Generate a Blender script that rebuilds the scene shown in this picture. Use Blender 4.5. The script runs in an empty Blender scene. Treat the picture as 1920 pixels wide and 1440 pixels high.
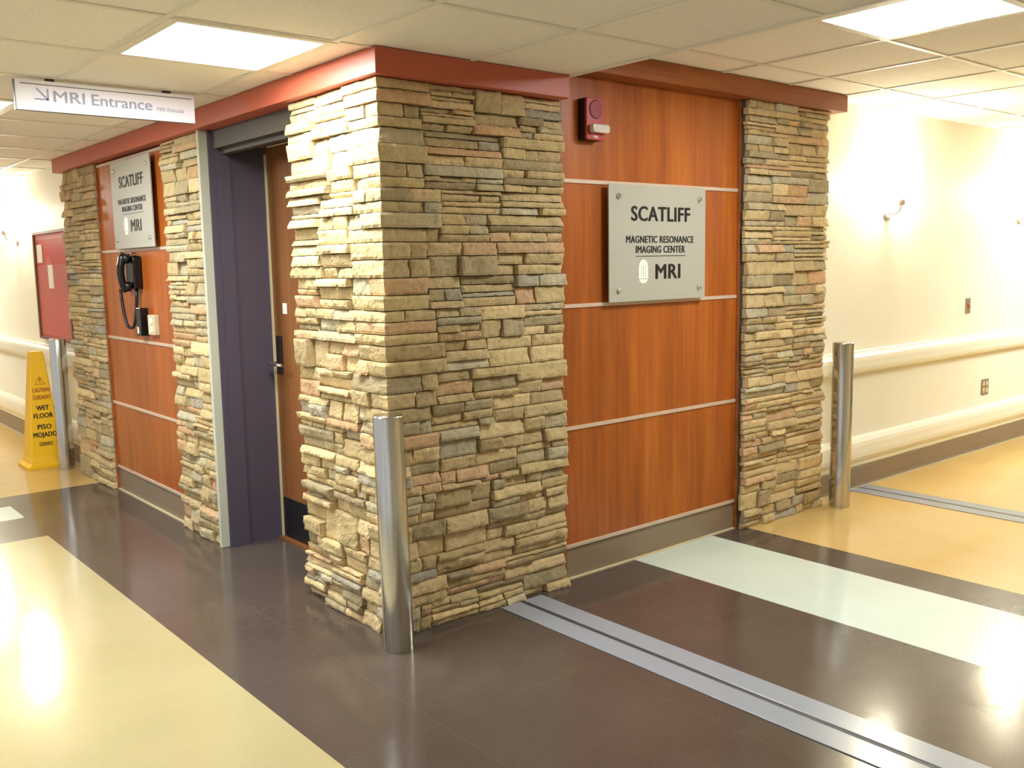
import bpy, bmesh, math, random
from mathutils import Vector, Matrix, noise

SC = bpy.context.scene
COL = SC.collection
PI = math.pi

# ---------------------------------------------------------------- camera
Rm = ((0.7666636894, -0.0951893007, 0.6349533718),
      (-0.6417923816, -0.0856667321, 0.7620785720),
      (-0.0181473460, -0.9917662063, -0.1267693409))
cam_d = bpy.data.cameras.new('camera')
cam = bpy.data.objects.new('camera', cam_d)
COL.objects.link(cam)
cam_d.sensor_width = 36.0
cam_d.lens = 1767.57 / 1920 * 36.0
cam_d.clip_start = 0.05
cam_d.clip_end = 100
M4 = Matrix.Identity(4)
for r in range(3):
    M4[r][0] = Rm[r][0]
    M4[r][1] = -Rm[r][1]
    M4[r][2] = -Rm[r][2]
M4[2][3] = 1.5
cam.matrix_world = M4
SC.camera = cam

# ---------------------------------------------------------------- exposure and world
SC.view_settings.view_transform = 'Standard'
SC.view_settings.look = 'None'
SC.view_settings.gamma = 1.0
SC.view_settings.use_curve_mapping = False
SC.view_settings.exposure = 0.2
PANEL_POWER = 47.0        # radiance of the fluorescent ceiling panels
SCONCE_POWER = 160.0      # radiance of the sconce glass
W = bpy.data.worlds.new('world')
SC.world = W
W.use_nodes = True
W.node_tree.nodes['Background'].inputs[0].default_value = (0.95, 0.97, 1.0, 1)
W.node_tree.nodes['Background'].inputs[1].default_value = 0.65

# ---------------------------------------------------------------- main measures (metres, camera above the origin)
CEIL_LOW, CEIL_HIGH = 2.30, 2.43
STEP_X = 2.93
LWALL_X, RWALL_Y = 2.05, 3.22
SOFFIT_Z = 2.207
HIGH_SOFFIT_Z = 2.338


# ---------------------------------------------------------------- materials
def srgb(r, g, b):
    def c(v):
        v /= 255.0
        return v / 12.92 if v <= 0.04045 else ((v + 0.055) / 1.055) ** 2.4
    return (c(r), c(g), c(b), 1.0)


class NT:
    def __init__(self, name):
        self.m = bpy.data.materials.new(name)
        self.m.use_nodes = True
        self.t = self.m.node_tree
        self.b = self.t.nodes['Principled BSDF']

    def n(self, typ, **kw):
        nd = self.t.nodes.new(typ)
        for k, v in kw.items():
            if k.startswith('i_'):
                nd.inputs[k[2:].replace('_', ' ')].default_value = v
            else:
                setattr(nd, k, v)
        return nd

    def l(self, a, b):
        self.t.links.new(a, b)

    def s(self, **kw):
        for k, v in kw.items():
            self.b.inputs[k.replace('_', ' ')].default_value = v
        return self

    def pos(self, scale=(1, 1, 1)):
        g = self.n('ShaderNodeNewGeometry')
        mp = self.n('ShaderNodeMapping')
        mp.inputs['Scale'].default_value = scale
        self.l(g.outputs['Position'], mp.inputs['Vector'])
        return mp.outputs['Vector']

    def noise(self, vec, scale, detail=3.0, rough=0.5):
        nz = self.n('ShaderNodeTexNoise')
        nz.inputs['Scale'].default_value = scale
        nz.inputs['Detail'].default_value = detail
        nz.inputs['Roughness'].default_value = rough
        self.l(vec, nz.inputs['Vector'])
        return nz.outputs['Fac']

    def ramp(self, fac, stops):
        r = self.n('ShaderNodeValToRGB')
        e = r.color_ramp.elements
        while len(e) < len(stops):
            e.new(0.5)
        for el, (p, c) in zip(e, stops):
            el.position = p
            el.color = c
        self.l(fac, r.inputs['Fac'])
        return r.outputs['Color']

    def mix(self, a, b, fac, blend='MIX'):
        mx = self.n('ShaderNodeMix', data_type='RGBA', blend_type=blend)
        for src, idx in ((fac, 0), (a, 6), (b, 7)):
            if hasattr(src, 'links') or isinstance(src, bpy.types.NodeSocket):
                self.l(src, mx.inputs[idx])
            else:
                mx.inputs[idx].default_value = src
        return mx.outputs[2]

    def bump(self, h, strength, dist):
        b = self.n('ShaderNodeBump')
        b.inputs['Strength'].default_value = strength
        b.inputs['Distance'].default_value = dist
        self.l(h, b.inputs['Height'])
        self.l(b.outputs['Normal'], self.b.inputs['Normal'])


def plain(name, col, rough=0.5, metal=0.0, spec=0.5, coat=0.0):
    k = NT(name)
    k.s(Base_Color=col, Roughness=rough, Metallic=metal, Specular_IOR_Level=spec, Coat_Weight=coat)
    return k.m


def painted(name, col, rough=0.5, amount=0.06, bump=0.1, scale=60):
    k = NT(name)
    v = k.pos()
    f = k.noise(v, 2.5, 4)
    d = tuple(c * (1 - amount) for c in col[:3]) + (1,)
    k.l(k.ramp(f, [(0.3, d), (0.7, col)]), k.b.inputs['Base Color'])
    k.s(Roughness=rough)
    if bump:
        k.bump(k.noise(v, scale, 3), bump, 0.002)
    return k.m


def emitter(name, col, power):
    k = NT(name)
    k.s(Base_Color=(0.8, 0.8, 0.8, 1), Emission_Color=col, Emission_Strength=power)
    return k.m


def vinyl(name, col, col2, rough=0.13, speck=0.25, seam=0.055):
    k = NT(name)
    v = k.pos()
    big = k.noise(v, 1.6, 5, 0.6)
    fine = k.noise(v, 140, 2, 0.6)
    base = k.ramp(big, [(0.3, col), (0.7, col2)])
    sep = k.n('ShaderNodeSeparateXYZ')
    k.l(k.pos(), sep.inputs[0])
    lines = []
    for ax, off in ((0, 0.05), (1, 0.0)):
        a1 = k.n('ShaderNodeMath', operation='ADD')
        a1.inputs[1].default_value = 10 + off
        k.l(sep.outputs[ax], a1.inputs[0])
        md = k.n('ShaderNodeMath', operation='MODULO')
        md.inputs[1].default_value = 0.69
        k.l(a1.outputs[0], md.inputs[0])
        lt = k.n('ShaderNodeMath', operation='LESS_THAN')
        lt.inputs[1].default_value = 0.0045
        k.l(md.outputs[0], lt.inputs[0])
        lines.append(lt.outputs[0])
    mxm = k.n('ShaderNodeMath', operation='MAXIMUM')
    k.l(lines[0], mxm.inputs[0])
    k.l(lines[1], mxm.inputs[1])
    sf = k.n('ShaderNodeMath', operation='MULTIPLY')
    sf.inputs[1].default_value = seam
    k.l(mxm.outputs[0], sf.inputs[0])
    base = k.mix(base, (0.30, 0.26, 0.21, 1), sf.outputs[0])
    sp = k.ramp(fine, [(0.35, (0.72, 0.72, 0.72, 1)), (0.62, (1.12, 1.12, 1.12, 1))])
    k.l(k.mix(base, sp, speck, 'MULTIPLY'), k.b.inputs['Base Color'])
    rr = k.n('ShaderNodeMapRange')
    rr.inputs['To Min'].default_value = rough * 0.75
    rr.inputs['To Max'].default_value = rough * 1.35
    k.l(k.noise(v, 3.3, 4), rr.inputs['Value'])
    k.l(rr.outputs[0], k.b.inputs['Roughness'])
    k.s(Specular_IOR_Level=0.5)
    wav = k.noise(v, 5.0, 3, 0.55)
    k.bump(wav, 0.10, 0.01)
    return k.m


def wood(name, dark, mid, light, rough=0.35, horiz=None, sc=1.0):
    k = NT(name)
    if horiz == 'x':
        s1, s2 = (0.6, 40, 40), (1.2, 9, 9)
    else:
        s1, s2 = (55 * sc, 55 * sc, 1.1), (9 * sc, 9 * sc, 0.9)
    fine = k.noise(k.pos(s1), 1.0, 4, 0.65)
    broad = k.noise(k.pos(s2), 1.0, 4, 0.6)
    a = k.ramp(broad, [(0.28, dark), (0.5, mid), (0.74, light)])
    b = k.ramp(fine, [(0.3, (0.62, 0.55, 0.5, 1)), (0.65, (1.12, 1.1, 1.05, 1))])
    k.l(k.mix(a, b, 0.55, 'MULTIPLY'), k.b.inputs['Base Color'])
    k.s(Roughness=rough, Specular_IOR_Level=0.4)
    return k.m


def stone_mat():
    k = NT('ledgestone')
    at = k.n('ShaderNodeVertexColor', layer_name='stone')
    v = k.pos()
    n1 = k.noise(v, 22, 6, 0.65)
    n2 = k.noise(v, 120, 4, 0.7)
    tint = k.ramp(n1, [(0.25, (0.72, 0.70, 0.66, 1)), (0.5, (1.12, 1.1, 1.08, 1)), (0.8, (1.35, 1.32, 1.25, 1))])
    c = k.mix(at.outputs['Color'], tint, 0.75, 'MULTIPLY')
    g = k.ramp(n2, [(0.3, (0.8, 0.8, 0.82, 1)), (0.6, (1.15, 1.14, 1.12, 1))])
    k.l(k.mix(c, g, 0.6, 'MULTIPLY'), k.b.inputs['Base Color'])
    k.s(Roughness=0.9, Specular_IOR_Level=0.2)
    ad = k.n('ShaderNodeMath', operation='ADD')
    k.l(k.noise(v, 45, 6, 0.7), ad.inputs[0])
    k.l(n2, ad.inputs[1])
    k.bump(ad.outputs[0], 0.7, 0.006)
    return k.m


def tile_mat():
    k = NT('acoustic_tile')
    v = k.pos()
    sp = k.noise(v, 260, 2, 0.6)
    c = k.ramp(sp, [(0.30, srgb(222, 213, 196)), (0.42, srgb(244, 238, 226)), (0.6, srgb(248, 243, 233))])
    k.l(c, k.b.inputs['Base Color'])
    k.s(Roughness=0.95, Specular_IOR_Level=0.1)
    k.bump(k.noise(v, 180, 3, 0.7), 0.35, 0.002)
    return k.m


def steel_mat():
    k = NT('brushed_steel')
    v = k.pos((160, 160, 2.0))
    f = k.noise(v, 1.0, 3, 0.6)
    k.l(k.ramp(f, [(0.3, (0.50, 0.48, 0.44, 1)), (0.7, (0.66, 0.63, 0.58, 1))]), k.b.inputs['Base Color'])
    k.s(Metallic=1.0, Roughness=0.19, Anisotropic=0.4)
    k.bump(f, 0.08, 0.001)
    return k.m


MAT = {
    'cream_wall': painted('cream_wall_paint', srgb(240, 235, 214), 0.55, 0.04, 0.12, 220),
    'cream_rail': painted('cream_rail_vinyl', srgb(240, 235, 214), 0.35, 0.03, 0.0),
    'terracotta': painted('terracotta_paint', srgb(184, 90, 62), 0.45, 0.06, 0.06, 200),
    'base_taupe': painted('taupe_vinyl_base', srgb(142, 122, 98), 0.45, 0.08, 0.05),
    'caulk': plain('cream_caulk', srgb(205, 190, 150), 0.6),
    'floor_cream': vinyl('cream_vinyl', srgb(172, 158, 115), srgb(180, 166, 124), 0.13, 0.1),
    'floor_dark': vinyl('dark_brown_vinyl', srgb(79, 67, 59), srgb(90, 78, 69), 0.14, 0.5),
    'floor_white': vinyl('white_vinyl', srgb(198, 208, 194), srgb(206, 216, 202), 0.13, 0.08),
    'floor_tan': vinyl('tan_vinyl', srgb(200, 166, 102), srgb(210, 178, 114), 0.13, 0.15),
    'joint_plate': painted('grey_joint_plate', srgb(150, 153, 160), 0.22, 0.05, 0.0),
    'joint_seal': plain('dark_joint_seal', srgb(58, 58, 60), 0.5),
    'tile': tile_mat(),
    'tbar': plain('ceiling_grid_white', srgb(232, 226, 210), 0.5),
    'gap': plain('dark_reveal', srgb(40, 34, 28), 0.8),
    'stone': stone_mat(),
    'mortar': painted('dark_brown_mortar', srgb(96, 84, 64), 0.95, 0.2, 0.3),  # dark brown mortar backing behind the stone joints
    'plaster': painted('pale_mortar_edge', srgb(196, 194, 172), 0.9, 0.1, 0.4, 120),
    'panel_wood': wood('cherry_veneer', srgb(146, 74, 24), srgb(172, 90, 30), srgb(190, 108, 40)),
    'trim_wood': wood('cherry_soffit', srgb(134, 72, 34), srgb(154, 86, 42), srgb(170, 100, 52), 0.4, 'x'),
    'door_wood': wood('door_veneer', srgb(116, 70, 36), srgb(134, 84, 44), srgb(148, 97, 55), 0.45),
    'metal_strip': plain('pale_metal_strip', srgb(214, 190, 168), 0.35, 0.25),
    'purple': painted('aubergine_paint', srgb(84, 74, 86), 0.5, 0.08, 0.05),
    'header_grey': painted('grey_green_header', srgb(82, 72, 58), 0.6, 0.08, 0.05),
    'black_plate': plain('black_kick_plate', srgb(26, 24, 26), 0.4),
    'black_plastic': plain('black_plastic', srgb(16, 16, 18), 0.18),
    'black_cord': plain('black_cord', srgb(18, 18, 20), 0.4),
    'steel': steel_mat(),
    'chrome': plain('chrome', (0.75, 0.74, 0.72, 1), 0.12, 1.0),
    'dark_metal': plain('dark_bronze_metal', srgb(70, 66, 64), 0.3, 0.8),
    'acrylic': plain('frosted_acrylic', srgb(174, 168, 152), 0.4, 0.0, 0.5),
    'text_black': plain('black_lettering', srgb(14, 13, 15), 0.4),
    'logo_white': plain('white_emblem', srgb(250, 246, 226), 0.4),
    'sign_white': plain('white_sign_face', srgb(246, 243, 252), 0.35),
    'sign_text': plain('grey_lavender_lettering', srgb(158, 162, 188), 0.45),
    'sign_frame': plain('pale_aluminium_frame', srgb(214, 206, 206), 0.4, 0.3),
    'sign_edge': plain('dark_sign_edge', srgb(84, 74, 70), 0.5),
    'alarm_red': plain('red_plastic', srgb(172, 48, 46), 0.35),
    'alarm_dark': plain('dark_red_grille', srgb(92, 24, 28), 0.5),
    'alarm_black': plain('black_back_box', srgb(22, 14, 14), 0.5),
    'lens': plain('clear_strobe_lens', srgb(226, 220, 214), 0.08, 0.35),
    'cone_yellow': painted('yellow_plastic', srgb(248, 196, 30), 0.4, 0.06, 0.0),
    'cone_red': plain('red_lettering', srgb(170, 62, 22), 0.5),
    'beige_plate': plain('beige_plastic', srgb(206, 192, 158), 0.4),
    'taupe_plate': plain('steel_cover_plate', srgb(158, 140, 116), 0.4, 0.3),
    'red_toggle': plain('red_toggle', srgb(178, 70, 64), 0.4),
    'board_red': painted('red_board', srgb(205, 62, 46), 0.4, 0.1, 0.0),
    'board_pink': painted('pink_board_sheet', srgb(206, 104, 92), 0.4, 0.14, 0.0),
    'board_frame': plain('brown_board_frame', srgb(120, 84, 62), 0.5),
    'paper': plain('white_paper', srgb(240, 232, 222), 0.7),
    'diffuser': emitter('lit_diffuser', (0.90, 0.97, 1.0, 1), PANEL_POWER),
    'sconce_glass': emitter('lit_sconce_glass', (1.0, 0.93, 0.74, 1), SCONCE_POWER),
}


# ---------------------------------------------------------------- mesh building
class MB:
    def __init__(self):
        self.v, self.f, self.m, self.sm = [], [], [], []
        self.c = []

    def quad(self, pts, mat=0, smooth=False):
        i = len(self.v)
        self.v += [tuple(p) for p in pts]
        self.f.append(tuple(range(i, i + len(pts))))
        self.m.append(mat)
        self.sm.append(smooth)

    def box(self, a, b, mat=0):
        (x0, y0, z0), (x1, y1, z1) = a, b
        x0, x1 = min(x0, x1), max(x0, x1)
        y0, y1 = min(y0, y1), max(y0, y1)
        z0, z1 = min(z0, z1), max(z0, z1)
        i = len(self.v)
        self.v += [(x0, y0, z0), (x1, y0, z0), (x1, y1, z0), (x0, y1, z0),
                   (x0, y0, z1), (x1, y0, z1), (x1, y1, z1), (x0, y1, z1)]
        for q in ((0, 3, 2, 1), (4, 5, 6, 7), (0, 1, 5, 4), (1, 2, 6, 5), (2, 3, 7, 6), (3, 0, 4, 7)):
            self.f.append(tuple(i + k for k in q))
            self.m.append(mat)
            self.sm.append(False)
        return self

    def lathe(self, prof, center=(0, 0, 0), axis='z', seg=32, mat=0, smooth=True, cap=True):
        """prof: list of (radius, height) along the axis"""
        i0 = len(self.v)
        cx, cy, cz = center
        for (r, h) in prof:
            for k in range(seg):
                a = 2 * PI * k / seg
                p, q = r * math.cos(a), r * math.sin(a)
                if axis == 'z':
                    self.v.append((cx + p, cy + q, cz + h))
                elif axis == '-y':
                    self.v.append((cx + p, cy - h, cz + q))
                else:       # '-x'
                    self.v.append((cx - h, cy - p, cz + q))
        for j in range(len(prof) - 1):
            for k in range(seg):
                a, b = i0 + j * seg + k, i0 + j * seg + (k + 1) % seg
                self.f.append((a, b, b + seg, a + seg))
                self.m.append(mat)
                self.sm.append(smooth)
        if cap:
            self.f.append(tuple(i0 + k for k in reversed(range(seg))))
            self.m.append(mat)
            self.sm.append(False)
            n = i0 + (len(prof) - 1) * seg
            self.f.append(tuple(n + k for k in range(seg)))
            self.m.append(mat)
            self.sm.append(False)
        return self

    def tube(self, pts, r, seg=10, mat=0):
        pts = [Vector(p) for p in pts]
        i0 = len(self.v)
        up = Vector((0.13, 0.31, 0.94)).normalized()
        for j, p in enumerate(pts):
            t = (pts[min(j + 1, len(pts) - 1)] - pts[max(j - 1, 0)]).normalized()
            s = t.cross(up)
            if s.length < 1e-3:
                s = t.cross(Vector((1, 0, 0)))
            s.normalize()
            w = s.cross(t).normalized()
            for k in range(seg):
                a = 2 * PI * k / seg
                self.v.append(tuple(p + s * (r * math.cos(a)) + w * (r * math.sin(a))))
        for j in range(len(pts) - 1):
            for k in range(seg):
                a, b = i0 + j * seg + k, i0 + j * seg + (k + 1) % seg
                self.f.append((a, b, b + seg, a + seg))
                self.m.append(mat)
                self.sm.append(True)
        self.f.append(tuple(i0 + k for k in range(seg)))
        self.m.append(mat)
        self.sm.append(False)
        n = i0 + (len(pts) - 1) * seg
        self.f.append(tuple(n + k for k in reversed(range(seg))))
        self.m.append(mat)
        self.sm.append(False)
        return self

    def extrude(self, outline, fn, d0, d1, mat=0, smooth=False):
        """outline: 2-D points; fn(a, b, d) -> world; a prism between d0 and d1"""
        i = len(self.v)
        n = len(outline)
        self.v += [tuple(fn(a, b, d0)) for a, b in outline] + [tuple(fn(a, b, d1)) for a, b in outline]
        self.f.append(tuple(i + k for k in range(n)))
        self.f.append(tuple(i + n + k for k in reversed(range(n))))
        self.m += [mat, mat]
        self.sm += [False, False]
        for k in range(n):
            a, b = i + k, i + (k + 1) % n
            self.f.append((a, b, b + n, a + n))
            self.m.append(mat)
            self.sm.append(smooth)
        return self


def link(name, mb, mats, parent=None, bevel=0.0, bseg=2, recalc=True):
    me = bpy.data.meshes.new(name)
    me.from_pydata(mb.v, [], mb.f)
    mats = mats if isinstance(mats, (list, tuple)) else [mats]
    for m in mats:
        me.materials.append(MAT[m] if isinstance(m, str) else m)
    me.polygons.foreach_set('material_index', mb.m)
    me.polygons.foreach_set('use_smooth', mb.sm)
    if mb.c:
        ca = me.color_attributes.new('stone', 'FLOAT_COLOR', 'POINT')
        flat = []
        for c in mb.c:
            flat += list(c)
        ca.data.foreach_set('color', flat)
    if recalc:
        bm = bmesh.new()
        bm.from_mesh(me)
        bmesh.ops.recalc_face_normals(bm, faces=bm.faces)
        bm.to_mesh(me)
        bm.free()
    me.update()
    o = bpy.data.objects.new(name, me)
    COL.objects.link(o)
    if bevel:
        md = o.modifiers.new('bevel', 'BEVEL')
        md.width = bevel
        md.segments = bseg
        md.limit_method = 'ANGLE'
        md.angle_limit = math.radians(40)
    if parent is not None:
        adopt(o, parent)
    return o


def root_of(p):
    m = Vector((0, 0, 0))
    while p is not None:
        m += p.location
        p = p.parent
    return m


def adopt(o, parent):
    o.parent = parent
    o.matrix_parent_inverse = Matrix.Translation(-root_of(parent)) if parent.type == 'EMPTY' else Matrix.Identity(4)


def tag(o, label=None, cat=None, group=None, kind=None):
    if label:
        o['label'] = label
    if cat:
        o['category'] = cat
    if group:
        o['group'] = group
    if kind:
        o['kind'] = kind
    return o


def thing(name, loc, label, cat, group=None):
    o = bpy.data.objects.new(name, None)
    o.empty_display_size = 0.1
    COL.objects.link(o)
    o.location = loc
    return tag(o, label, cat, group)


def struct(name, mb, mats, label=None, **kw):
    o = link(name, mb, mats, **kw)
    o['kind'] = 'structure'
    if label:
        o['label'] = label
    return o


def face_right(y):
    """a plane facing the right corridor: a runs along +X, b is height, d stands out of the wall"""
    return lambda a, b, d=0.0: Vector((a, y - d, b))


def face_left(x):
    """a plane facing the left corridor: a runs along -Y (as read), b is height, d stands out"""
    return lambda a, b, d=0.0: Vector((x - d, -a, b))


def lettering(name, body, fn, a, b, size, mat, parent, xscale=1.0, bold=0.0, align='CENTER', shear=0.0, d=0.0015, thick=0.0008, fit=None):
    cu = bpy.data.curves.new('lettering', 'FONT')
    cu.body = body
    cu.size = size
    cu.align_x = align
    cu.shear = shear
    cu.extrude = thick
    cu.space_character = 1.07 if bold > 0.001 else 1.0
    cu.resolution_u = 4
    tmp = bpy.data.objects.new('lettering_tmp', cu)
    COL.objects.link(tmp)
    dg = bpy.context.evaluated_depsgraph_get()
    dg.update()
    me = bpy.data.meshes.new_from_object(tmp.evaluated_get(dg))
    bpy.data.objects.remove(tmp)
    bpy.data.curves.remove(cu)
    xs = [v.co.x for v in me.vertices]
    if fit:
        w = max(xs) - min(xs)
        xscale = fit / w
        mid = (max(xs) + min(xs)) / 2 if align == 'CENTER' else min(xs)
    else:
        mid = 0
    mb = MB()
    # heavier strokes: the same outlines set again a hair to each side
    for k, (ox, oy) in enumerate(((0, 0), (-bold, 0), (bold, 0), (0, bold * 0.5), (0, -bold * 0.5)) if bold else ((0, 0),)):
        i0 = len(mb.v)
        mb.v += [tuple(fn(a + (v.co.x - mid) * xscale + ox, b + v.co.y + oy, d + thick + v.co.z + k * 0.00003)) for v in me.vertices]
        for p in me.polygons:
            mb.f.append(tuple(i0 + q for q in p.vertices))
            mb.m.append(0)
            mb.sm.append(False)
    bpy.data.meshes.remove(me)
    return link(name, mb, mat, parent)


# ---------------------------------------------------------------- structure: floor
xs = [-2.5, 1.31, 3.425, 4.045, 4.31, 14.0]
ys = [-2.5, 5.76, 6.29, 6.67, 6.97, 17.0]
fl = MB()
for i in range(5):
    for j in range(5):
        x0, x1, y0, y1 = xs[i], xs[i + 1], ys[j], ys[j + 1]
        if j == 4:
            m = 3
        elif i == 0:
            m = (0, 1, 2, 1)[j]
        else:
            m = (1, 2, 1, 3)[i - 1]
        fl.quad([(x0, y0, 0), (x1, y0, 0), (x1, y1, 0), (x0, y1, 0)], m)
struct('floor', fl, ['floor_cream', 'floor_dark', 'floor_white', 'floor_tan'],
       'glossy vinyl floor with cream, tan, white and dark brown bands', recalc=False)


# expansion joint covers set across the right corridor
def joint_cover(x0, x1, y1, label):
    t = thing('expansion_joint_cover', ((x0 + x1) / 2, y1, 0), label, 'floor joint cover', 'floor joint covers')
    w = (x1 - x0)
    mid = x0 + w * 0.5
    for a, b in ((x0, mid - 0.012), (mid + 0.012, x1)):
        link('plate', MB().box((a, -2.5, 0.0003), (b, y1, 0.004)), 'joint_plate', t, 0.001, 1)
    link('seal', MB().box((mid - 0.012, -2.5, 0.0003), (mid + 0.012, y1, 0.002)), 'joint_seal', t)


joint_cover(2.495, 2.735, 3.10, 'pale grey floor joint cover running out from the stone corner pillar')
joint_cover(5.49, 5.725, 3.20, 'grey floor joint cover crossing the tan floor behind the right bollard')

# ---------------------------------------------------------------- structure: walls
struct('wall_left', MB().box((LWALL_X, 4.86, 0), (LWALL_X + 0.1, 17, 2.5)), 'cream_wall', 'cream painted wall of the left corridor')
struct('wall_right', MB().box((2.35, RWALL_Y, 0), (14, RWALL_Y + 0.1, 2.5)), 'cream_wall', 'cream painted wall of the right corridor')
struct('wall_back', MB().box((-2.6, -2.6, 0), (14, -2.5, 2.5)), 'cream_wall')
struct('wall_far', MB().box((-2.6, 17, 0), (LWALL_X + 0.1, 17.1, 2.5)), 'cream_wall')
struct('wall_end', MB().box((14, -2.6, 0), (14.1, RWALL_Y + 0.1, 2.5)), 'cream_wall')


def base_right(x0, x1, y, name, h=0.145):
    pr = [(0, 0), (0, h), (0.006, h), (0.008, h - 0.004), (0.008, 0.02), (0.014, 0.004), (0.014, 0)]
    mb = MB().extrude(pr, lambda d, z, a: (a, y - d, z), x0, x1)
    mb.box((x0, y - 0.024, 0), (x1, y - 0.013, 0.005), 1)
    return mb


def base_left(y0, y1, x, h=0.145):
    pr = [(0, 0), (0, h), (0.006, h), (0.008, h - 0.004), (0.008, 0.02), (0.014, 0.004), (0.014, 0)]
    mb = MB().extrude(pr, lambda d, z, a: (x - d, a, z), y0, y1)
    mb.box((x - 0.024, y0, 0), (x - 0.013, y1, 0.005), 1)
    return mb


struct('baseboard_right', base_right(5.05, 14, RWALL_Y, 'b', 0.133), ['base_taupe', 'caulk'], 'taupe vinyl baseboard of the right corridor wall')
struct('baseboard_left', base_left(7.45, 17, LWALL_X, 0.14), ['base_taupe', 'caulk'], 'taupe vinyl baseboard of the left corridor wall')

# ---------------------------------------------------------------- structure: ceilings
REC = 0.006
ce = MB()
ce.box((-2.5, -2.5, CEIL_LOW + REC), (STEP_X, 17, CEIL_LOW + 0.03))
ce.box((STEP_X - 0.02, -2.5, CEIL_LOW), (STEP_X, RWALL_Y, CEIL_HIGH + 0.03))
ce.box((STEP_X, -2.5, CEIL_HIGH + REC), (14, RWALL_Y, CEIL_HIGH + 0.03))
struct('ceiling', ce, 'tile', 'suspended ceiling of speckled beige acoustic tiles, stepped up over the right corridor')

LX = [2.38 - 0.6 * k for k in range(9)]
LY = [3.10 + 0.63 * k for k in range(-8, 23)]
HX = [3.40 + 0.575 * k for k in range(19)]
HY = [2.205 + 0.63 * k for k in range(-7, 2)]


def bars(xl, yl, x0, x1, y0, y1, z):
    mb = MB()
    for x in xl:
        mb.box((x - 0.011, y0, z), (x + 0.011, y1, z + REC))
    for i, y in enumerate(yl):
        mb.box((x0, y - 0.011, z + 0.0007), (x1, y + 0.011, z + REC))
    return mb


lo = bars(LX, LY, -2.5, STEP_X, -2.5, 17, CEIL_LOW)
lo.box((STEP_X - 0.024, -2.5, CEIL_LOW - 0.001), (STEP_X + 0.001, 3.06, CEIL_LOW + REC))
struct('trim_1', lo, 'tbar', 'ceiling grid bars over the left corridor')
struct('trim_2', bars(HX, HY, STEP_X, 14, -2.5, RWALL_Y, CEIL_HIGH), 'tbar', 'ceiling grid bars over the right corridor')

# painted soffit round the corner, wood soffit over the right panel
so = MB()
fx, fy = 1.927, 3.065
outl = [(fx, fy), (2.91, fy), (2.91, 3.2), (2.06, 3.2), (2.06, 7.47), (fx, 7.47)]
so.extrude(outl, lambda a, b, d: (a, b, d), SOFFIT_Z, CEIL_LOW + 0.004)
struct('trim_3', so, 'terracotta', 'terracotta painted soffit above the stone corner', bevel=0.003)
so2 = MB().box((STEP_X, 3.065, HIGH_SOFFIT_Z), (5.135, RWALL_Y, CEIL_HIGH + 0.004))
struct('trim_4', so2, 'trim_wood', 'stained wood soffit above the right stone pillar', bevel=0.002)


# ---------------------------------------------------------------- ceiling lights
def ceiling_light(x0, x1, y0, y1, z, label):
    t = thing('ceiling_light', ((x0 + x1) / 2, (y0 + y1) / 2, z), label, 'ceiling light', 'recessed fluorescent ceiling lights')
    fr = MB()
    w = 0.034
    for a, b in (((x0, y0), (x1, y0 + w)), ((x0, y1 - w), (x1, y1)), ((x0, y0 + w), (x0 + w, y1 - w)), ((x1 - w, y0 + w), (x1, y1 - w))):
        fr.box((a[0], a[1], z - 0.003), (b[0], b[1], z + 0.004))
    link('frame', fr, 'tbar', t)
    link('diffuser', MB().box((x0 + w, y0 + w, z - 0.001), (x1 - w, y1 - w, z + 0.004)), 'diffuser', t)


ceiling_light(1.19, 1.79, 3.10, 3.73, CEIL_LOW, 'square lit ceiling panel beside the terracotta corner soffit')
ceiling_light(3.40, 3.975, 1.575, 2.205, CEIL_HIGH, 'square lit ceiling panel above the white floor band, upper right')
ceiling_light(0.58, 1.18, 4.99, 5.62, CEIL_LOW, 'lit ceiling panel behind the left end of the hanging sign')
hid = 'unseen ceiling panel added to light the corridors, outside the frame'  # unseen panels, put in to brighten the walls and floor
for a in ((-0.62, -0.02, 3.10, 3.73), (0.58, 1.18, 10.66, 11.29)):
    ceiling_light(*a, CEIL_LOW, hid)
ceiling_light(8.0, 8.575, 0.945, 2.205, CEIL_HIGH, hid)


# ---------------------------------------------------------------- ledgestone
PALETTE = [((178, 158, 116), 7), ((170, 150, 110), 7), ((184, 162, 122), 5), ((180, 150, 114), 2), ((160, 146, 114), 4),
           ((156, 148, 128), 1), ((190, 168, 126), 4), ((150, 134, 102), 2), ((178, 144, 108), 1), ((170, 160, 132), 2)]
POOL = [c for c, n in PALETTE for _ in range(n)]


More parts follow.
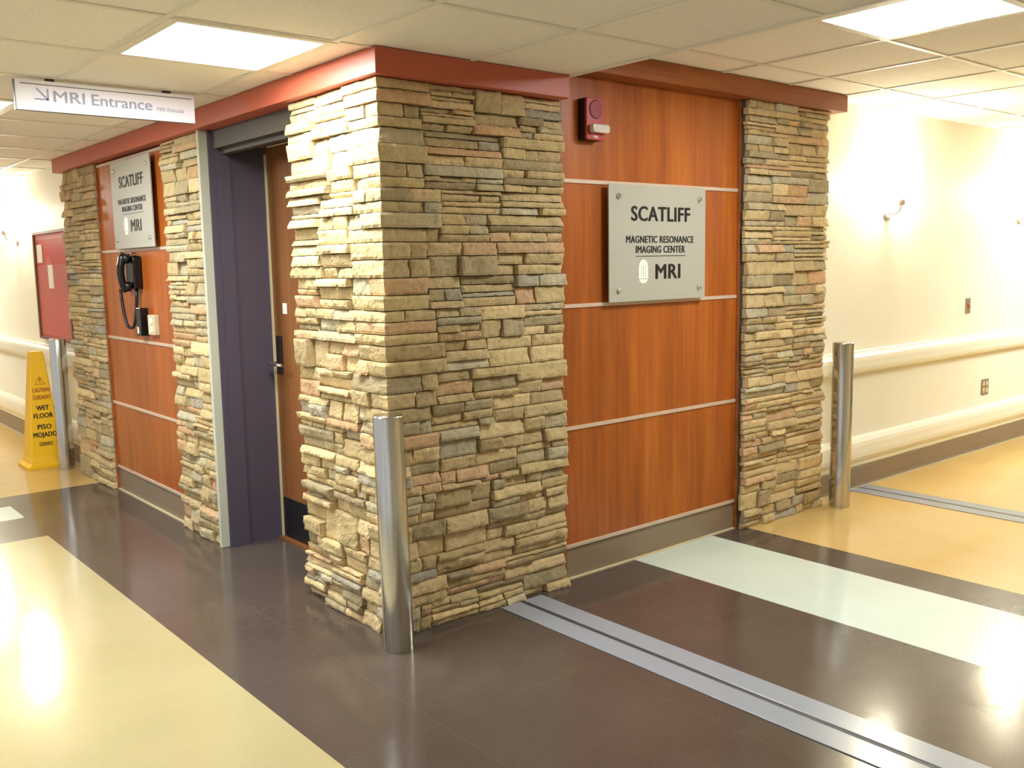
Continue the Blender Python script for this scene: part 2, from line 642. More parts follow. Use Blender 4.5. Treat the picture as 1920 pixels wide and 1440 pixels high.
def stone(mb, path, u0, u1, z0, z1, d, rnd, lim=True):
    """one split stone; path(u, z, w) -> world, w stands out of the wall"""
    col = srgb(*rnd.choice(POOL))
    k = rnd.uniform(1.05, 1.35)
    col = (min(1, col[0] * k), min(1, col[1] * k), min(1, col[2] * k), 1)
    L, H = u1 - u0, z1 - z0
    nu, nv = max(4, int(L / 0.012)), max(3, int(H / 0.010))
    us = [u0 + L * i / nu for i in range(nu + 1)]
    if u0 < 0 < u1:                      # a corner stone: a column exactly on the arris
        j = min(range(1, nu), key=lambda q: abs(us[q]))
        us[j] = 0.0
    sd = Vector((rnd.uniform(0, 90), rnd.uniform(0, 90), rnd.uniform(0, 90)))
    tu, tv = rnd.uniform(-0.005, 0.005), rnd.uniform(-0.009, 0.006)
    sl0, sl1 = rnd.uniform(-0.004, 0.004), rnd.uniform(-0.004, 0.004)
    amp = rnd.uniform(0.003, 0.008)
    grid = []
    for iv in range(nv + 1):
        t = iv / nv
        row = []
        for iu, u in enumerate(us):
            s = iu / nu
            p = Vector((u, z0 + H * t, 0)) + sd
            n1 = noise.noise(p * 14)
            n2 = noise.noise(p * 45)
            w = d + tu * (s - 0.5) * 2 + tv * (t - 0.5) * 2 + amp * n1 + 0.0035 * n2 + 0.002 * noise.noise(p * 110)
            e = min(min(iu, nu - iu) / 1.0, min(iv, nv - iv) / 1.0)
            uu, zz = u, z0 + H * t
            if e == 0:
                w -= rnd.uniform(0.002, 0.007)
                if iu in (0, nu):
                    uu += 0.003 * n2 + 0.001 + (-0.002 if iu else 0.0) + (0.0)
                if iv in (0, nv):
                    zz += 0.0016 * n2
            row.append(path(uu, zz, max(w, 0.004)))
        grid.append(row)
    i0 = len(mb.v)
    for row in grid:
        for p in row:
            mb.v.append(tuple(p))
            mb.c.append(col)
    W_ = nu + 1
    for iv in range(nv):
        for iu in range(nu):
            a = i0 + iv * W_ + iu
            mb.f.append((a, a + 1, a + W_ + 1, a + W_))
            mb.m.append(0)
            mb.sm.append(False)
    # sides back to the wall
    ring = [(0, i) for i in range(nu + 1)] + [(j, nu) for j in range(1, nv + 1)] + \
           [(nv, i) for i in range(nu - 1, -1, -1)] + [(j, 0) for j in range(nv - 1, 0, -1)]
    b0 = len(mb.v)
    for (j, i) in ring:
        mb.v.append(tuple(grid[j][i]))
        mb.c.append(col)
    for (j, i) in ring:
        zz = z0 + H * j / nv
        mb.v.append(tuple(path(us[i], zz, -0.006)))
        mb.c.append(col)
    n = len(ring)
    for q in range(n):
        a, b = b0 + q, b0 + (q + 1) % n
        mb.f.append((a, a + n, b + n, b))
        mb.m.append(0)
        mb.sm.append(False)


def split(rnd, lo, hi, mn, mx):
    out, a = [], lo
    while hi - a > mx:
        w = rnd.uniform(mn, mx)
        if hi - a - w < mn:
            w = (hi - a) / 2
        out.append((a, a + w))
        a += w
    out.append((a, hi))
    return out


GAP = 0.0019


def fill(mb, path, a, b, z0, z1, rnd, dlo, dhi, jag0, jag1):
    """stones between a and b in one panel course; jag: let that end run ragged"""
    for (c0, c1) in split(rnd, a, b, 0.16, 0.46):
        n = rnd.choice((1, 2, 2, 2, 3, 3, 3, 4) if c1 - c0 < 0.3 else (2, 2, 3, 3, 3, 4))
        cuts = [0.0]
        ws = [rnd.uniform(0.6, 1.4) for _ in range(n)]
        for w in ws:
            cuts.append(cuts[-1] + w / sum(ws))
        for k in range(n):
            y0, y1 = z0 + (z1 - z0) * cuts[k], z0 + (z1 - z0) * cuts[k + 1]
            hh = y1 - y0
            mxl = 0.5 if hh < 0.05 else 0.3
            mnl = 0.07 if hh < 0.05 else 0.11
            for (s0, s1) in split(rnd, c0, c1, mnl, rnd.uniform(mnl * 2, max(mxl, mnl * 2.2))):
                e0, e1 = s0, s1
                if jag0 and s0 == a:
                    e0 -= rnd.uniform(-0.008, 0.014)
                if jag1 and s1 == b:
                    e1 += rnd.uniform(-0.008, 0.014)
                d = rnd.uniform(dlo, dhi)
                stone(mb, path, e0 + GAP, e1 - GAP, y0 + GAP, y1 - GAP, d, rnd)


def courses(rnd, z0, z1):
    return split(rnd, z0, z1, 0.085, 0.15)


def stone_wall(mb, path, a, b, z0, z1, seed, dlo=0.012, dhi=0.036, jag=(True, True)):
    rnd = random.Random(seed)
    for (c0, c1) in courses(rnd, z0, z1):
        fill(mb, path, a, b, c0, c1, rnd, dlo, dhi, *jag)


# corner pillar: wraps the arris of the two corridors
CX, CY = 1.99, 3.145


def corner_path(u, z, w):
    if u > 0:
        return Vector((CX + u, CY - w, z))
    if u < 0:
        return Vector((CX - w, CY - u, z))
    return Vector((CX - w, CY - w, z))


cp = MB()
rnd = random.Random(41)
LU, RU = -0.715, 0.925
for (c0, c1) in courses(rnd, 0.0, SOFFIT_Z - 0.002):
    n = 2 if c1 - c0 < 0.115 else rnd.choice((2, 3))
    zz = [c0 + (c1 - c0) * k / n for k in range(n + 1)]
    for k in range(1, n):
        zz[k] += rnd.uniform(-0.008, 0.008)
    A, B = rnd.uniform(0.16, 0.26), rnd.uniform(0.15, 0.27)
    for k in range(n):
        a = A if rnd.random() < 0.4 else rnd.uniform(0.07, A - 0.06)
        b = B if rnd.random() < 0.4 else rnd.uniform(0.06, B - 0.06)
        stone(cp, corner_path, -a + GAP, b - GAP, zz[k] + GAP, zz[k + 1] - GAP, rnd.uniform(0.02, 0.042), rnd)
        if a < A:
            stone(cp, corner_path, -A + GAP, -a - GAP, zz[k] + GAP, zz[k + 1] - GAP, rnd.uniform(0.012, 0.04), rnd)
        if b < B:
            stone(cp, corner_path, b + GAP, B - GAP, zz[k] + GAP, zz[k + 1] - GAP, rnd.uniform(0.012, 0.032), rnd)
    fill(cp, corner_path, LU, -A, c0, c1, rnd, 0.008, 0.050, True, False)
    fill(cp, corner_path, B, RU, c0, c1, rnd, 0.010, 0.040, False, True)
t = thing('stone_pillar', (2.2, 3.3, 0), 'large ledgestone corner pillar between the door recess and the sign panel', 'stone pillar', 'stone clad pillars')
link('stone_facing', cp, 'stone', t, recalc=False)
link('core', MB().box((CX + 0.004, CY + 0.004, 0), (CX + 0.925, CY + 0.07, SOFFIT_Z)).box((CX + 0.004, CY + 0.07, 0), (2.3, 3.862, SOFFIT_Z)), 'mortar', t)

# right pillar
py = 3.135
pp = MB()
stone_wall(pp, lambda u, z, w: Vector((u, py - w, z)), 4.256, 5.03, 0.0, HIGH_SOFFIT_Z - 0.001, 7, 0.012, 0.036)
# its narrow end, facing down the right corridor
stone_wall(pp, lambda u, z, w: Vector((5.03 + w * 0.4, u, z)), py, RWALL_Y, 0.0, HIGH_SOFFIT_Z - 0.001, 8, 0.01, 0.03, (False, False))
t = thing('stone_pillar', (4.64, py, 0), 'ledgestone pillar right of the sign panel, beside the right bollard', 'stone pillar', 'stone clad pillars')
link('stone_facing', pp, 'stone', t, recalc=False)
link('core', MB().box((4.262, py + 0.003, 0), (5.028, RWALL_Y - 0.001, HIGH_SOFFIT_Z)), 'mortar', t)

# two pillars along the left face
for (y0, y1, seed, lab, pl) in ((4.845, 5.40, 15, 'ledgestone pillar between the recessed door and the telephone panel', True),
                                (6.70, 7.43, 23, 'far ledgestone pillar at the left end, beside the yellow cone', False)):
    px = 1.99
    pp = MB()
    stone_wall(pp, lambda u, z, w: Vector((px - w, -u, z)), -y1, -y0, 0.0, SOFFIT_Z - 0.001, seed, 0.012, 0.042)
    t = thing('stone_pillar', (px, (y0 + y1) / 2, 0), lab, 'stone pillar', 'stone clad pillars')
    link('stone_facing', pp, 'stone', t, recalc=False)
    link('core', MB().box((px + 0.003, y0, 0), (LWALL_X - 0.001, y1, SOFFIT_Z)), 'mortar', t)
    if pl:
        link('mortar_edge', MB().box((1.95, 4.815, 0), (LWALL_X - 0.001, 4.843, SOFFIT_Z)), 'plaster', t, 0.004)


# ---------------------------------------------------------------- wood sign panels
def panel_wall(fn, a0, a1, zs, ztop, zbase, loc, label, name_trim):
    """zs: heights of the metal strips from the bottom up"""
    t = thing('wood_wall_panel', loc, label, 'wall panel', 'wood veneer wall panels')
    lv = zs + ([ztop] if ztop - zs[-1] > 0.05 else [])
    for k in range(len(lv) - 1):
        mb = MB().extrude([(a0, lv[k] + 0.009), (a1, lv[k] + 0.009), (a1, lv[k + 1] - (0.009 if lv[k + 1] in zs else 0)), (a0, lv[k + 1] - (0.009 if lv[k + 1] in zs else 0))],
                          fn, -0.02, 0.0)
        link('panel', mb, 'panel_wood', t)
    for z in zs:
        mb = MB().extrude([(a0, z - 0.009), (a1, z - 0.009), (a1, z + 0.009), (a0, z + 0.009)], fn, -0.02, 0.006)
        link('metal_strip', mb, 'metal_strip', t, 0.001, 1)
    for a in (a0 - 0.018, a1):
        mb = MB().extrude([(a, zbase), (a + 0.018, zbase), (a + 0.018, ztop), (a, ztop)], fn, -0.02, 0.012)
        link('edge_trim', mb, 'trim_wood', t)
    mb = MB().extrude([(a0 - 0.018, 0.0), (a1 + 0.018, 0.0), (a1 + 0.018, zs[0] - 0.009), (a0 - 0.018, zs[0] - 0.009)], fn, -0.02, -0.004)
    link('kick_base', mb, 'base_taupe', t)
    mb = MB().extrude([(a0, 0.0), (a1, 0.0), (a1, 0.006), (a0, 0.006)], fn, -0.004, 0.012)
    link('caulk_line', mb, 'caulk', t)
    return t


RP = 3.175
panel_wall(face_right(RP), 2.955, 4.245, [0.160, 0.728, 1.300, 1.868], HIGH_SOFFIT_Z, 0.0, (3.6, RP, 0),
           'cherry wood panel bay holding the large sign and the red alarm', 'x')
LP = 2.0
panel_wall(face_left(LP), -6.665, -5.42, [0.165, 0.612, 1.058, 1.626, 2.187], SOFFIT_Z - 0.001, 0.0, (LP, 6.0, 0),
           'cherry wood panel bay behind the black wall telephone', 'x')


# ---------------------------------------------------------------- acrylic signs
def acrylic_sign(fn, a0, a1, z0, z1, loc, label):
    """fn at the wall face; the plate stands off it"""
    t = thing('wall_sign', loc, label, 'wall sign', 'frosted imaging center signs')
    d0, d1 = 0.030, 0.038
    w, h = a1 - a0, z1 - z0
    link('plate', MB().extrude([(a0, z0), (a1, z0), (a1, z1), (a0, z1)], fn, d0, d1), 'acrylic', t, 0.001, 1)
    ax = '-y' if abs((fn(0, 0, 1) - fn(0, 0, 0)).y) > 0.5 else '-x'
    for u in (0.09, 0.925):
        for v in (0.1, 0.9):
            c = fn(a0 + w * u, z0 + h * v, 0.0)
            link('standoff', MB().lathe([(0.009, 0), (0.009, 0.036), (0.013, 0.038), (0.013, 0.046), (0.009, 0.05)], c, ax, 20), 'chrome', t)

    def P(u, v):
        return a0 + w * u, z0 + h * v
    a, b = P(0.52, 0.697)
    lettering('name_lettering', 'SCATLIFF', fn, a, b, h * 0.178, 'text_black', t, bold=0.0034, fit=w * 0.605, d=d1)
    a, b = P(0.515, 0.507)
    lettering('title_lettering', 'MAGNETIC RESONANCE', fn, a, b, h * 0.086, 'text_black', t, bold=0.0013, fit=w * 0.70, d=d1)
    a, b = P(0.515, 0.42)
    lettering('title_lettering', 'IMAGING CENTER', fn, a, b, h * 0.086, 'text_black', t, bold=0.0013, fit=w * 0.51, d=d1)
    a, b = P(0.26, 0.388)
    link('rule', MB().extrude([(a, b), (a + w * 0.52, b), (a + w * 0.52, b + 0.003), (a, b + 0.003)], fn, d1, d1 + 0.001), 'text_black', t)
    a, b = P(0.59, 0.19)
    lettering('modality_lettering', 'MRI', fn, a, b, h * 0.185, 'text_black', t, bold=0.0034, fit=w * 0.255, d=d1)
    # white emblem: dome, four columns, a base bar and a bowl below
    c, bz = P(0.335, 0.155)
    W_, Hh = w * 0.085, h * 0.205
    lg = MB()
    D0, D1 = d1, d1 + 0.0014
    dome = [(c + 0.5 * W_ * math.cos(q), bz + Hh * 0.74 + Hh * 0.26 * math.sin(q)) for q in [PI * i / 14 for i in range(15)]]
    lg.extrude(dome, fn, D0, D1)
    for k in range(4):
        x = c - 0.42 * W_ + k * 0.28 * W_ - 0.07 * W_ + 0.07 * W_
        ww = (0.12 if k in (0, 3) else 0.10) * W_
        lg.extrude([(x - ww, bz + Hh * 0.27), (x + ww, bz + Hh * 0.27), (x + ww, bz + Hh * 0.73), (x - ww, bz + Hh * 0.73)], fn, D0, D1)
    lg.extrude([(c - 0.56 * W_, bz + Hh * 0.20), (c + 0.56 * W_, bz + Hh * 0.20), (c + 0.56 * W_, bz + Hh * 0.27), (c - 0.56 * W_, bz + Hh * 0.27)], fn, D0, D1)
    bowl = [(c - 0.5 * W_ * math.cos(q), bz + Hh * 0.17 - Hh * 0.17 * math.sin(q)) for q in [PI * i / 14 for i in range(15)]]
    lg.extrude(bowl, fn, D0, D1)
    link('emblem', lg, 'logo_white', t)
    return t


acrylic_sign(face_right(RP), 3.222, 3.932, 1.307, 1.862, (3.57, RP, 1.58), 'large frosted sign on the cherry panel facing the right corridor')
acrylic_sign(face_left(LP), -6.28, -5.575, 1.636, 2.168, (LP, 5.93, 1.9), 'frosted sign above the black telephone on the left panel')


# ---------------------------------------------------------------- fire alarm
fr = face_right(RP)
t = thing('fire_alarm', (3.15, RP, 2.13), 'red fire alarm with speaker grille and clear strobe, above the sign', 'fire alarm')


def rrect(a0, a1, z0, z1, r, n=5):
    out = []
    for (cx, cz, s) in ((a1 - r, z0 + r, -PI / 2), (a1 - r, z1 - r, 0), (a0 + r, z1 - r, PI / 2), (a0 + r, z0 + r, PI)):
        for k in range(n + 1):
            q = s + PI / 2 * k / n
            out.append((cx + r * math.cos(q), cz + r * math.sin(q)))
    return out


link('back_box', MB().extrude(rrect(3.064, 3.176, 2.050, 2.236, 0.008), fr, 0.0, 0.042), 'alarm_black', t)
link('housing', MB().extrude(rrect(3.064, 3.176, 2.050, 2.236, 0.01), fr, 0.042, 0.056), 'alarm_red', t, 0.003)
link('speaker_grille', MB().lathe([(0.042, 0.056), (0.042, 0.0575), (0.038, 0.058)], fr(3.122, 2.186), '-y', 32), 'alarm_dark', t)
gl = MB()
for k in range(-5, 6):
    hw = math.sqrt(max(0.0, 0.038 ** 2 - (k * 0.0065) ** 2))
    gl.extrude([(3.122 - hw, 2.186 + k * 0.0065 - 0.0018), (3.122 + hw, 2.186 + k * 0.0065 - 0.0018), (3.122 + hw, 2.186 + k * 0.0065 + 0.0018), (3.122 - hw, 2.186 + k * 0.0065 + 0.0018)], fr, 0.057, 0.0605)
link('grille_slats', gl, 'alarm_red', t)
link('strobe', MB().extrude(rrect(3.078, 3.186, 2.080, 2.118, 0.013), fr, 0.056, 0.086), 'lens', t, 0.006, 3)
lettering('fire_lettering', 'FIRE', fr, 3.12, 2.058, 0.018, 'paper', t, d=0.056)

# ---------------------------------------------------------------- door recess
dj = MB()
dj.box((1.996, 4.80, 0), (2.32, 4.845, SOFFIT_Z - 0.001))
dj.box((2.03, 4.785, 0), (2.10, 4.80, 2.15))
struct('wall_recess', dj, 'purple', 'dark aubergine painted side of the door recess')
hd = MB()
hd.box((2.02, 3.862, 2.115), (2.10, 4.80, SOFFIT_Z - 0.001))
hd.box((2.10, 3.862, 2.135), (2.29, 4.80, SOFFIT_Z - 0.001), 0)
hd.box((2.06, 3.862, 2.090), (2.10, 4.785, 2.115), 0)
struct('trim_5', hd, 'header_grey', 'dark header over the recessed door')
d = MB().box((2.305, 3.87, 0.012), (2.345, 4.79, 2.135))
door = struct('door_1', d, 'door_wood', 'wood veneer door set back in the dark recess')


def childof(name, mb, m, p=door, **kw):
    o = link(name, mb, m, None, **kw)
    o.parent = p
    return o


childof('kick_plate', MB().box((2.302, 3.88, 0.015), (2.306, 4.775, 0.235)), 'black_plate')
childof('edge_strip', MB().box((2.296, 4.783, 0), (2.306, 4.797, 2.1)), 'caulk')
childof('threshold', MB().box((2.27, 3.87, 0.0005), (2.345, 4.79, 0.010)), 'door_wood')
childof('lock_plate', MB().box((2.294, 4.700, 0.925), (2.306, 4.755, 1.135)), 'dark_metal', bevel=0.003)
hl = MB().tube([(2.295, 4.73, 0.985), (2.235, 4.73, 0.985)], 0.011)
hl.tube([(2.240, 4.735, 0.985), (2.238, 4.70, 0.987), (2.240, 4.64, 0.985), (2.250, 4.61, 0.984)], 0.009)
childof('lever_handle', hl, 'chrome')
childof('keypad_label', MB().box((2.303, 4.625, 1.255), (2.306, 4.672, 1.312)), 'paper')


# ---------------------------------------------------------------- bollards
def bollard(x, y, h, r, label, lean=(0, 0)):
    t = thing('steel_bollard', (x, y, 0), label, 'bollard', 'stainless steel bollards')
    mb = MB()
    mb.lathe([(r, 0.0005), (r, h - 0.008), (r - 0.002, h - 0.002), (r - 0.006, h)], (x, y, 0), 'z', 64, cap=False)
    o = link('post', mb, 'steel', t)
    cap = MB().lathe([(r - 0.006, h - 0.006), (r - 0.006, h), (r - 0.012, h + 0.001)], (x, y, 0), 'z', 64)
    link('cap', cap, 'steel', t)
    if lean != (0, 0):
        t.rotation_euler = (lean[0], lean[1], 0)


bollard(1.925, 3.035, 0.935, 0.0595, 'steel bollard in front of the stone corner pillar, nearest of the three', (-0.0096, -0.0115))
bollard(5.105, 3.035, 1.0, 0.061, 'steel bollard at the right end of the right stone pillar')
bollard(1.915, 7.645, 1.0, 0.058, 'steel bollard in front of the yellow wet floor cone')

# ---------------------------------------------------------------- rails on the cream walls
RAIL = [(0, 0.762), (0, 0.905), (0.012, 0.905), (0.018, 0.900), (0.018, 0.892), (0.03, 0.888), (0.044, 0.882), (0.052, 0.868), (0.055, 0.845),
        (0.055, 0.80), (0.05, 0.782), (0.04, 0.768), (0.026, 0.762)]
BUMP = [(0, 0.15), (0, 0.345), (0.012, 0.343), (0.03, 0.332), (0.042, 0.31), (0.046, 0.285), (0.046, 0.235), (0.042, 0.21), (0.03, 0.188), (0.016, 0.176), (0.014, 0.15)]
for prof, nm, lab, cat in ((RAIL, 'handrail', 'cream handrail along the {} corridor wall', 'handrail'),
                           (BUMP, 'bumper_rail', 'cream rounded bumper rail low on the {} corridor wall', 'bumper rail')):
    o = link(nm, MB().extrude(prof, lambda a, b, d: (d, RWALL_Y - a, b), 5.06, 13.99), 'cream_rail')
    tag(o, lab.format('right'), cat)
    o = link(nm, MB().extrude(prof, lambda a, b, d: (LWALL_X - a, d, b), 7.46, 16.99), 'cream_rail')
    tag(o, lab.format('left'), cat)


# ---------------------------------------------------------------- sconces
def sconce(fn, a, z, loc, label):
    t = thing('wall_sconce', loc, label, 'wall sconce', 'lit wall sconces')
    ax = '-y' if abs((fn(0, 0, 1) - fn(0, 0, 0)).y) > 0.5 else '-x'
    link('wall_plate', MB().lathe([(0.045, 0), (0.045, 0.008), (0.03, 0.016)], fn(a, z - 0.17), ax, 28), 'sign_frame', t)
    link('arm', MB().tube([fn(a, z - 0.17, 0.012), fn(a, z - 0.175, 0.05), fn(a, z - 0.165, 0.075), fn(a, z - 0.15, 0.09), fn(a, z - 0.12, 0.095)], 0.007), 'sign_frame', t)
    c = fn(a, z, 0.095)
    link('cup', MB().lathe([(0.010, -0.125), (0.024, -0.118), (0.026, -0.07), (0.023, -0.066)], c, 'z', 28), 'sign_frame', t)
    link('glass_shade', MB().lathe([(0.022, -0.066), (0.037, -0.04), (0.048, 0.01), (0.056, 0.06), (0.066, 0.10), (0.062, 0.101), (0.05, 0.06), (0.02, -0.03)], c, 'z', 32), 'sconce_glass', t)


fw = face_right(RWALL_Y)
fL = face_left(LWALL_X)
sconce(fw, 5.90, 1.95, (5.90, RWALL_Y, 1.95), 'glowing wall sconce nearest the right stone pillar')
sconce(fw, 7.93, 1.95, (7.93, RWALL_Y, 1.95), 'glowing wall sconce at the right edge of the photo')
sconce(fL, -9.22, 1.95, (LWALL_X, 9.22, 1.95), 'glowing wall sconce left of the red notice board')
sconce(fL, -11.15, 1.95, (LWALL_X, 11.15, 1.95), 'wall sconce further down the left corridor, outside the frame')

# ---------------------------------------------------------------- switch and outlet on the right wall
t = thing('light_switch', (7.11, RWALL_Y, 1.13), 'small wall switch with a red toggle above the handrail', 'light switch')
link('plate', MB().extrude(rrect(7.072, 7.142, 1.07, 1.183, 0.005), fw, 0, 0.006), 'taupe_plate', t)
link('toggle', MB().extrude(rrect(7.097, 7.117, 1.112, 1.14, 0.003), fw, 0.006, 0.014), 'red_toggle', t)
t = thing('wall_outlet', (7.45, RWALL_Y, 0.48), 'grey double outlet between the handrail and bumper rail', 'wall outlet')
link('plate', MB().extrude(rrect(7.392, 7.512, 0.425, 0.545, 0.005), fw, 0, 0.006), 'taupe_plate', t)
for a in (7.425, 7.479):
    for z in (0.458, 0.512):
        link('receptacle', MB().extrude(rrect(a - 0.018, a + 0.018, z - 0.019, z + 0.019, 0.012), fw, 0.006, 0.009), 'beige_plate', t)

# ---------------------------------------------------------------- telephone, card holder and outlet on the left panel
fp = face_left(LP)
t = thing('wall_telephone', (LP, 6.13, 1.5), 'black wall telephone with handset and looped cord', 'telephone')
A0, A1, Z0, Z1 = -6.14, -5.92, 1.385, 1.588
link('base', MB().extrude(rrect(A0, A1, Z0, Z1, 0.02), fp, 0, 0.055), 'black_plastic', t, 0.008, 3)
link('face_plate', MB().extrude(rrect(-6.105, -6.04, 1.425, 1.535, 0.008), fp, 0.055, 0.058), 'board_frame', t)
hs = MB()
ctr = -5.975
hpts = [(ctr, 1.375, 0.085), (ctr, 1.40, 0.10), (ctr, 1.45, 0.112), (ctr, 1.49, 0.115), (ctr, 1.53, 0.112), (ctr, 1.575, 0.10), (ctr, 1.60, 0.085)]
hs.tube([fp(*p) for p in hpts], 0.022, 14)
hs.lathe([(0.020, 0.056), (0.030, 0.062), (0.031, 0.085), (0.024, 0.098)], fp(ctr, 1.402), '-x', 24)
hs.lathe([(0.020, 0.056), (0.030, 0.062), (0.031, 0.085), (0.024, 0.098)], fp(ctr, 1.572), '-x', 24)
link('handset', hs, 'black_plastic', t)
link('hook', MB().extrude(rrect(-6.0, -5.95, 1.583, 1.607, 0.008), fp, 0.02, 0.06), 'chrome', t)
cord = []
for k in range(25):
    q = k / 24
    a = -6.125 + 0.165 * q
    s = abs(q - 0.5) * 2
    z = 1.145 + 0.24 * (s ** 3.2)
    cord.append(fp(a, z, 0.075 - 0.045 * q))
link('cord', MB().tube(cord, 0.010, 8), 'black_cord', t)
t = thing('card_holder', (LP, 5.9, 1.18), 'black card holder box below the telephone', 'card holder')
link('body', MB().extrude(rrect(-5.945, -5.865, 1.10, 1.272, 0.006), fp, 0, 0.05), 'black_plastic', t, 0.003)
link('label_card', MB().extrude([(-5.93, 1.115), (-5.905, 1.115), (-5.905, 1.155), (-5.93, 1.155)], fp, 0.05, 0.0512), 'paper', t)
t = thing('wall_outlet', (LP, 5.74, 1.17), 'beige outlet box beside the black card holder', 'wall outlet')
link('plate', MB().extrude(rrect(-5.80, -5.69, 1.112, 1.232, 0.006), fp, 0, 0.03), 'beige_plate', t, 0.003)
for z in (1.147, 1.197):
    link('receptacle', MB().extrude(rrect(-5.765, -5.725, z - 0.018, z + 0.018, 0.012), fp, 0.03, 0.033), 'cream_rail', t)

# ---------------------------------------------------------------- hanging sign
SX0, SX1, SZ0, SZ1, SY = 1.003, 1.752, 2.166, 2.288, 4.35
t = thing('hanging_sign', (1.38, SY, 2.23), 'white hanging sign reading MRI Entrance below the ceiling', 'hanging sign')
fs = face_right(SY)
link('cabinet', MB().box((SX0, SY, SZ0), (SX1, SY + 0.028, SZ1)), 'sign_edge', t)
link('face', MB().box((SX0 + 0.002, SY - 0.004, SZ0), (SX1, SY, SZ1)), 'sign_white', t)
link('rule', MB().box((SX0 + 0.02, SY - 0.0052, SZ1 - 0.017), (SX1 - 0.012, SY - 0.004, SZ1 - 0.014)), 'sign_edge', t)
for a in (1.125, 1.615):
    link('hanger', MB().box((a, SY + 0.004, SZ1), (a + 0.035, SY + 0.024, CEIL_LOW)), 'dark_metal', t)
ar = MB()
for p0, p1 in (((1.085, 2.257), (1.126, 2.214)), ((1.128, 2.257), (1.128, 2.211)), ((1.077, 2.213), (1.130, 2.213))):
    dx, dz = p1[0] - p0[0], p1[1] - p0[1]
    ln = math.hypot(dx, dz)
    nx, nz = -dz / ln * 0.0032, dx / ln * 0.0032
    ar.extrude([(p0[0] + nx, p0[1] + nz), (p0[0] - nx, p0[1] - nz), (p1[0] - nx, p1[1] - nz), (p1[0] + nx, p1[1] + nz)], fs, 0.004, 0.0055)
link('arrow', ar, 'sign_text', t)
lettering('department_lettering', 'MRI', fs, 1.150, 2.207, 0.066, 'sign_text', t, bold=0.0008, align='LEFT', fit=0.124, d=0.004)
lettering('entrance_lettering', 'Entrance', fs, 1.303, 2.207, 0.066, 'sign_text', t, bold=0.0008, align='LEFT', fit=0.255, d=0.004)
lettering('translation_lettering', 'MRI Entrada', fs, 1.578, 2.207, 0.024, 'sign_text', t, align='LEFT', shear=0.25, fit=0.122, d=0.004)

# ---------------------------------------------------------------- wet floor cone
t = thing('wet_floor_cone', (1.822, 7.93, 0), 'yellow wet floor cone behind the left steel bollard', 'wet floor cone')
cx, cy = 1.822, 7.93


def frustum(mb, s0, s1, z0, z1):
    r = 0.12
    def ring(s, z):
        c = s * r
        return [(cx - s + c, cy - s, z), (cx + s - c, cy - s, z), (cx + s, cy - s + c, z), (cx + s, cy + s - c, z),
                (cx + s - c, cy + s, z), (cx - s + c, cy + s, z), (cx - s, cy + s - c, z), (cx - s, cy - s + c, z)]
    a, b = ring(s0, z0), ring(s1, z1)
    for k in range(8):
        mb.quad([a[k], a[(k + 1) % 8], b[(k + 1) % 8], b[k]])
    mb.quad(list(reversed(a)))
    mb.quad(b)


cb = MB()
frustum(cb, 0.155, 0.155, 0.001, 0.022)
frustum(cb, 0.155, 0.128, 0.022, 0.045)
frustum(cb, 0.128, 0.118, 0.045, 0.09)
frustum(cb, 0.118, 0.049, 0.09, 0.87)
frustum(cb, 0.049, 0.042, 0.87, 0.895)
link('body', cb, 'cone_yellow', t)


def cone_fn(a, b, d):
    s = 0.118 + (0.049 - 0.118) * (b - 0.09) / 0.78
    return Vector((cx + a, cy - s - d, b))


lettering('caution_lettering', 'CAUTION', cone_fn, 0, 0.585, 0.045, 'cone_red', t, bold=0.0008, fit=0.118, d=0.001)
lettering('caution_lettering', 'CUIDADO', cone_fn, 0, 0.530, 0.045, 'cone_red', t, bold=0.0008, fit=0.122, d=0.001)
lettering('warning_lettering', 'WET', cone_fn, 0, 0.446, 0.052, 'text_black', t, bold=0.0015, fit=0.088, d=0.001)
lettering('warning_lettering', 'FLOOR', cone_fn, 0, 0.386, 0.052, 'text_black', t, bold=0.0015, fit=0.135, d=0.001)
lettering('warning_lettering', 'PISO', cone_fn, 0, 0.300, 0.052, 'text_black', t, bold=0.0015, fit=0.095, d=0.001)
lettering('warning_lettering', 'MOJADO', cone_fn, 0, 0.240, 0.052, 'text_black', t, bold=0.0015, fit=0.165, d=0.001)
tr = MB()
tri = [(-0.038, 0.642), (0.038, 0.642), (0.0, 0.708)]
for k in range(3):
    (a0, b0), (a1, b1) = tri[k], tri[(k + 1) % 3]
    c = (0, 0.664)
    i0 = (a0 + (c[0] - a0) * 0.16, b0 + (c[1] - b0) * 0.16)
    i1 = (a1 + (c[0] - a1) * 0.16, b1 + (c[1] - b1) * 0.16)
    tr.extrude([(a0, b0), (a1, b1), i1, i0], cone_fn, 0.001, 0.002)
tr.extrude([(-0.003, 0.662), (0.003, 0.662), (0.005, 0.69), (-0.005, 0.69)], cone_fn, 0.001, 0.002)
tr.extrude([(-0.003, 0.651), (0.003, 0.651), (0.003, 0.657), (-0.003, 0.657)], cone_fn, 0.001, 0.002)
link('warning_triangle', tr, 'cone_red', t)
bd = MB()
for (a0, a1, b0, b1) in ((-0.045, 0.045, 0.195, 0.199), (-0.045, 0.045, 0.172, 0.176), (-0.047, -0.043, 0.172, 0.199), (0.043, 0.047, 0.172, 0.199), (-0.036, 0.036, 0.182, 0.189)):
    bd.extrude([(a0, b0), (a1, b0), (a1, b1), (a0, b1)], cone_fn, 0.001, 0.002)
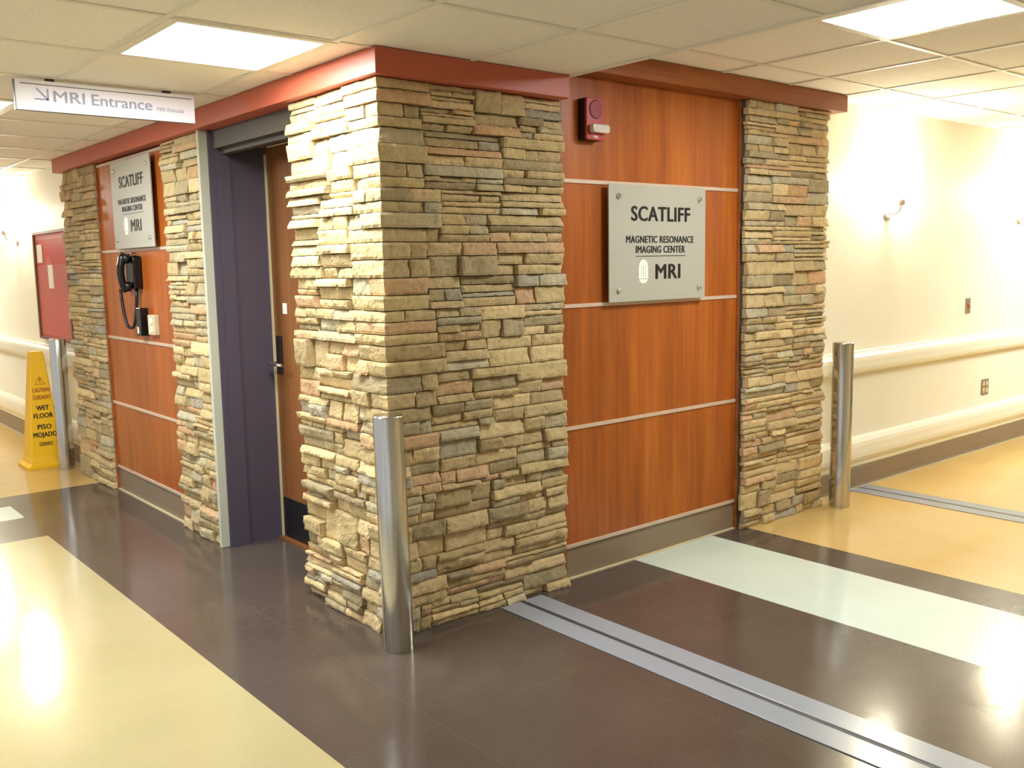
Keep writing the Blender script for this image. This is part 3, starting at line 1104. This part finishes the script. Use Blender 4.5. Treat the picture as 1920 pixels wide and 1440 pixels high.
link('maker_mark', bd, 'text_black', t)

# ---------------------------------------------------------------- red notice board and its two notes
t = thing('notice_board', (LWALL_X, 8.1, 1.4), 'red notice board in a brown frame on the left corridor wall', 'notice board')
BA0, BA1, BZ0, BZ1 = -8.57, -7.60, 0.955, 1.822
frm = MB()
for q in ((BA0, BA0 + 0.03, BZ0, BZ1), (BA1 - 0.03, BA1, BZ0, BZ1), (BA0 + 0.03, BA1 - 0.03, BZ0, BZ0 + 0.02), (BA0 + 0.03, BA1 - 0.03, BZ1 - 0.02, BZ1)):
    frm.extrude([(q[0], q[2]), (q[1], q[2]), (q[1], q[3]), (q[0], q[3])], fL, 0.0, 0.035)
link('frame', frm, 'board_frame', t)
link('board', MB().extrude([(BA0 + 0.03, BZ0 + 0.02), (BA1 - 0.03, BZ0 + 0.02), (BA1 - 0.03, BZ1 - 0.02), (BA0 + 0.03, BZ1 - 0.02)], fL, 0.0, 0.02), 'board_red', t)
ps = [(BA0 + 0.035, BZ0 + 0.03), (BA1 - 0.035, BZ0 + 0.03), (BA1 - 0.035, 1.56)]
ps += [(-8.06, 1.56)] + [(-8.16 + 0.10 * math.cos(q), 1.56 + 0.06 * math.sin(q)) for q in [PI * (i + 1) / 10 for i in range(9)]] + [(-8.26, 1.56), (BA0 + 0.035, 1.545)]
link('pink_sheet', MB().extrude(ps, fL, 0.02, 0.0215), 'board_pink', t)  # pink reflection in the board's clear cover, coloured into a sheet
link('pink_sheet', MB().extrude([(BA0 + 0.035, 1.755), (BA1 - 0.035, 1.755), (BA1 - 0.035, 1.798), (BA0 + 0.035, 1.798)], fL, 0.02, 0.0215), 'board_pink', t)
for a0, a1, z0, z1, lab in ((-8.50, -8.34, 1.575, 1.72, 'upper white paper note on the red notice board'),
                            (-8.20, -8.06, 1.37, 1.555, 'lower white paper note on the red notice board')):
    o = link('paper_note', MB().extrude([(a0, z0), (a1, z0), (a1, z1), (a0, z1)], fL, 0.0215, 0.0235), 'paper')
    tag(o, lab, 'paper note', 'notes on the notice board')
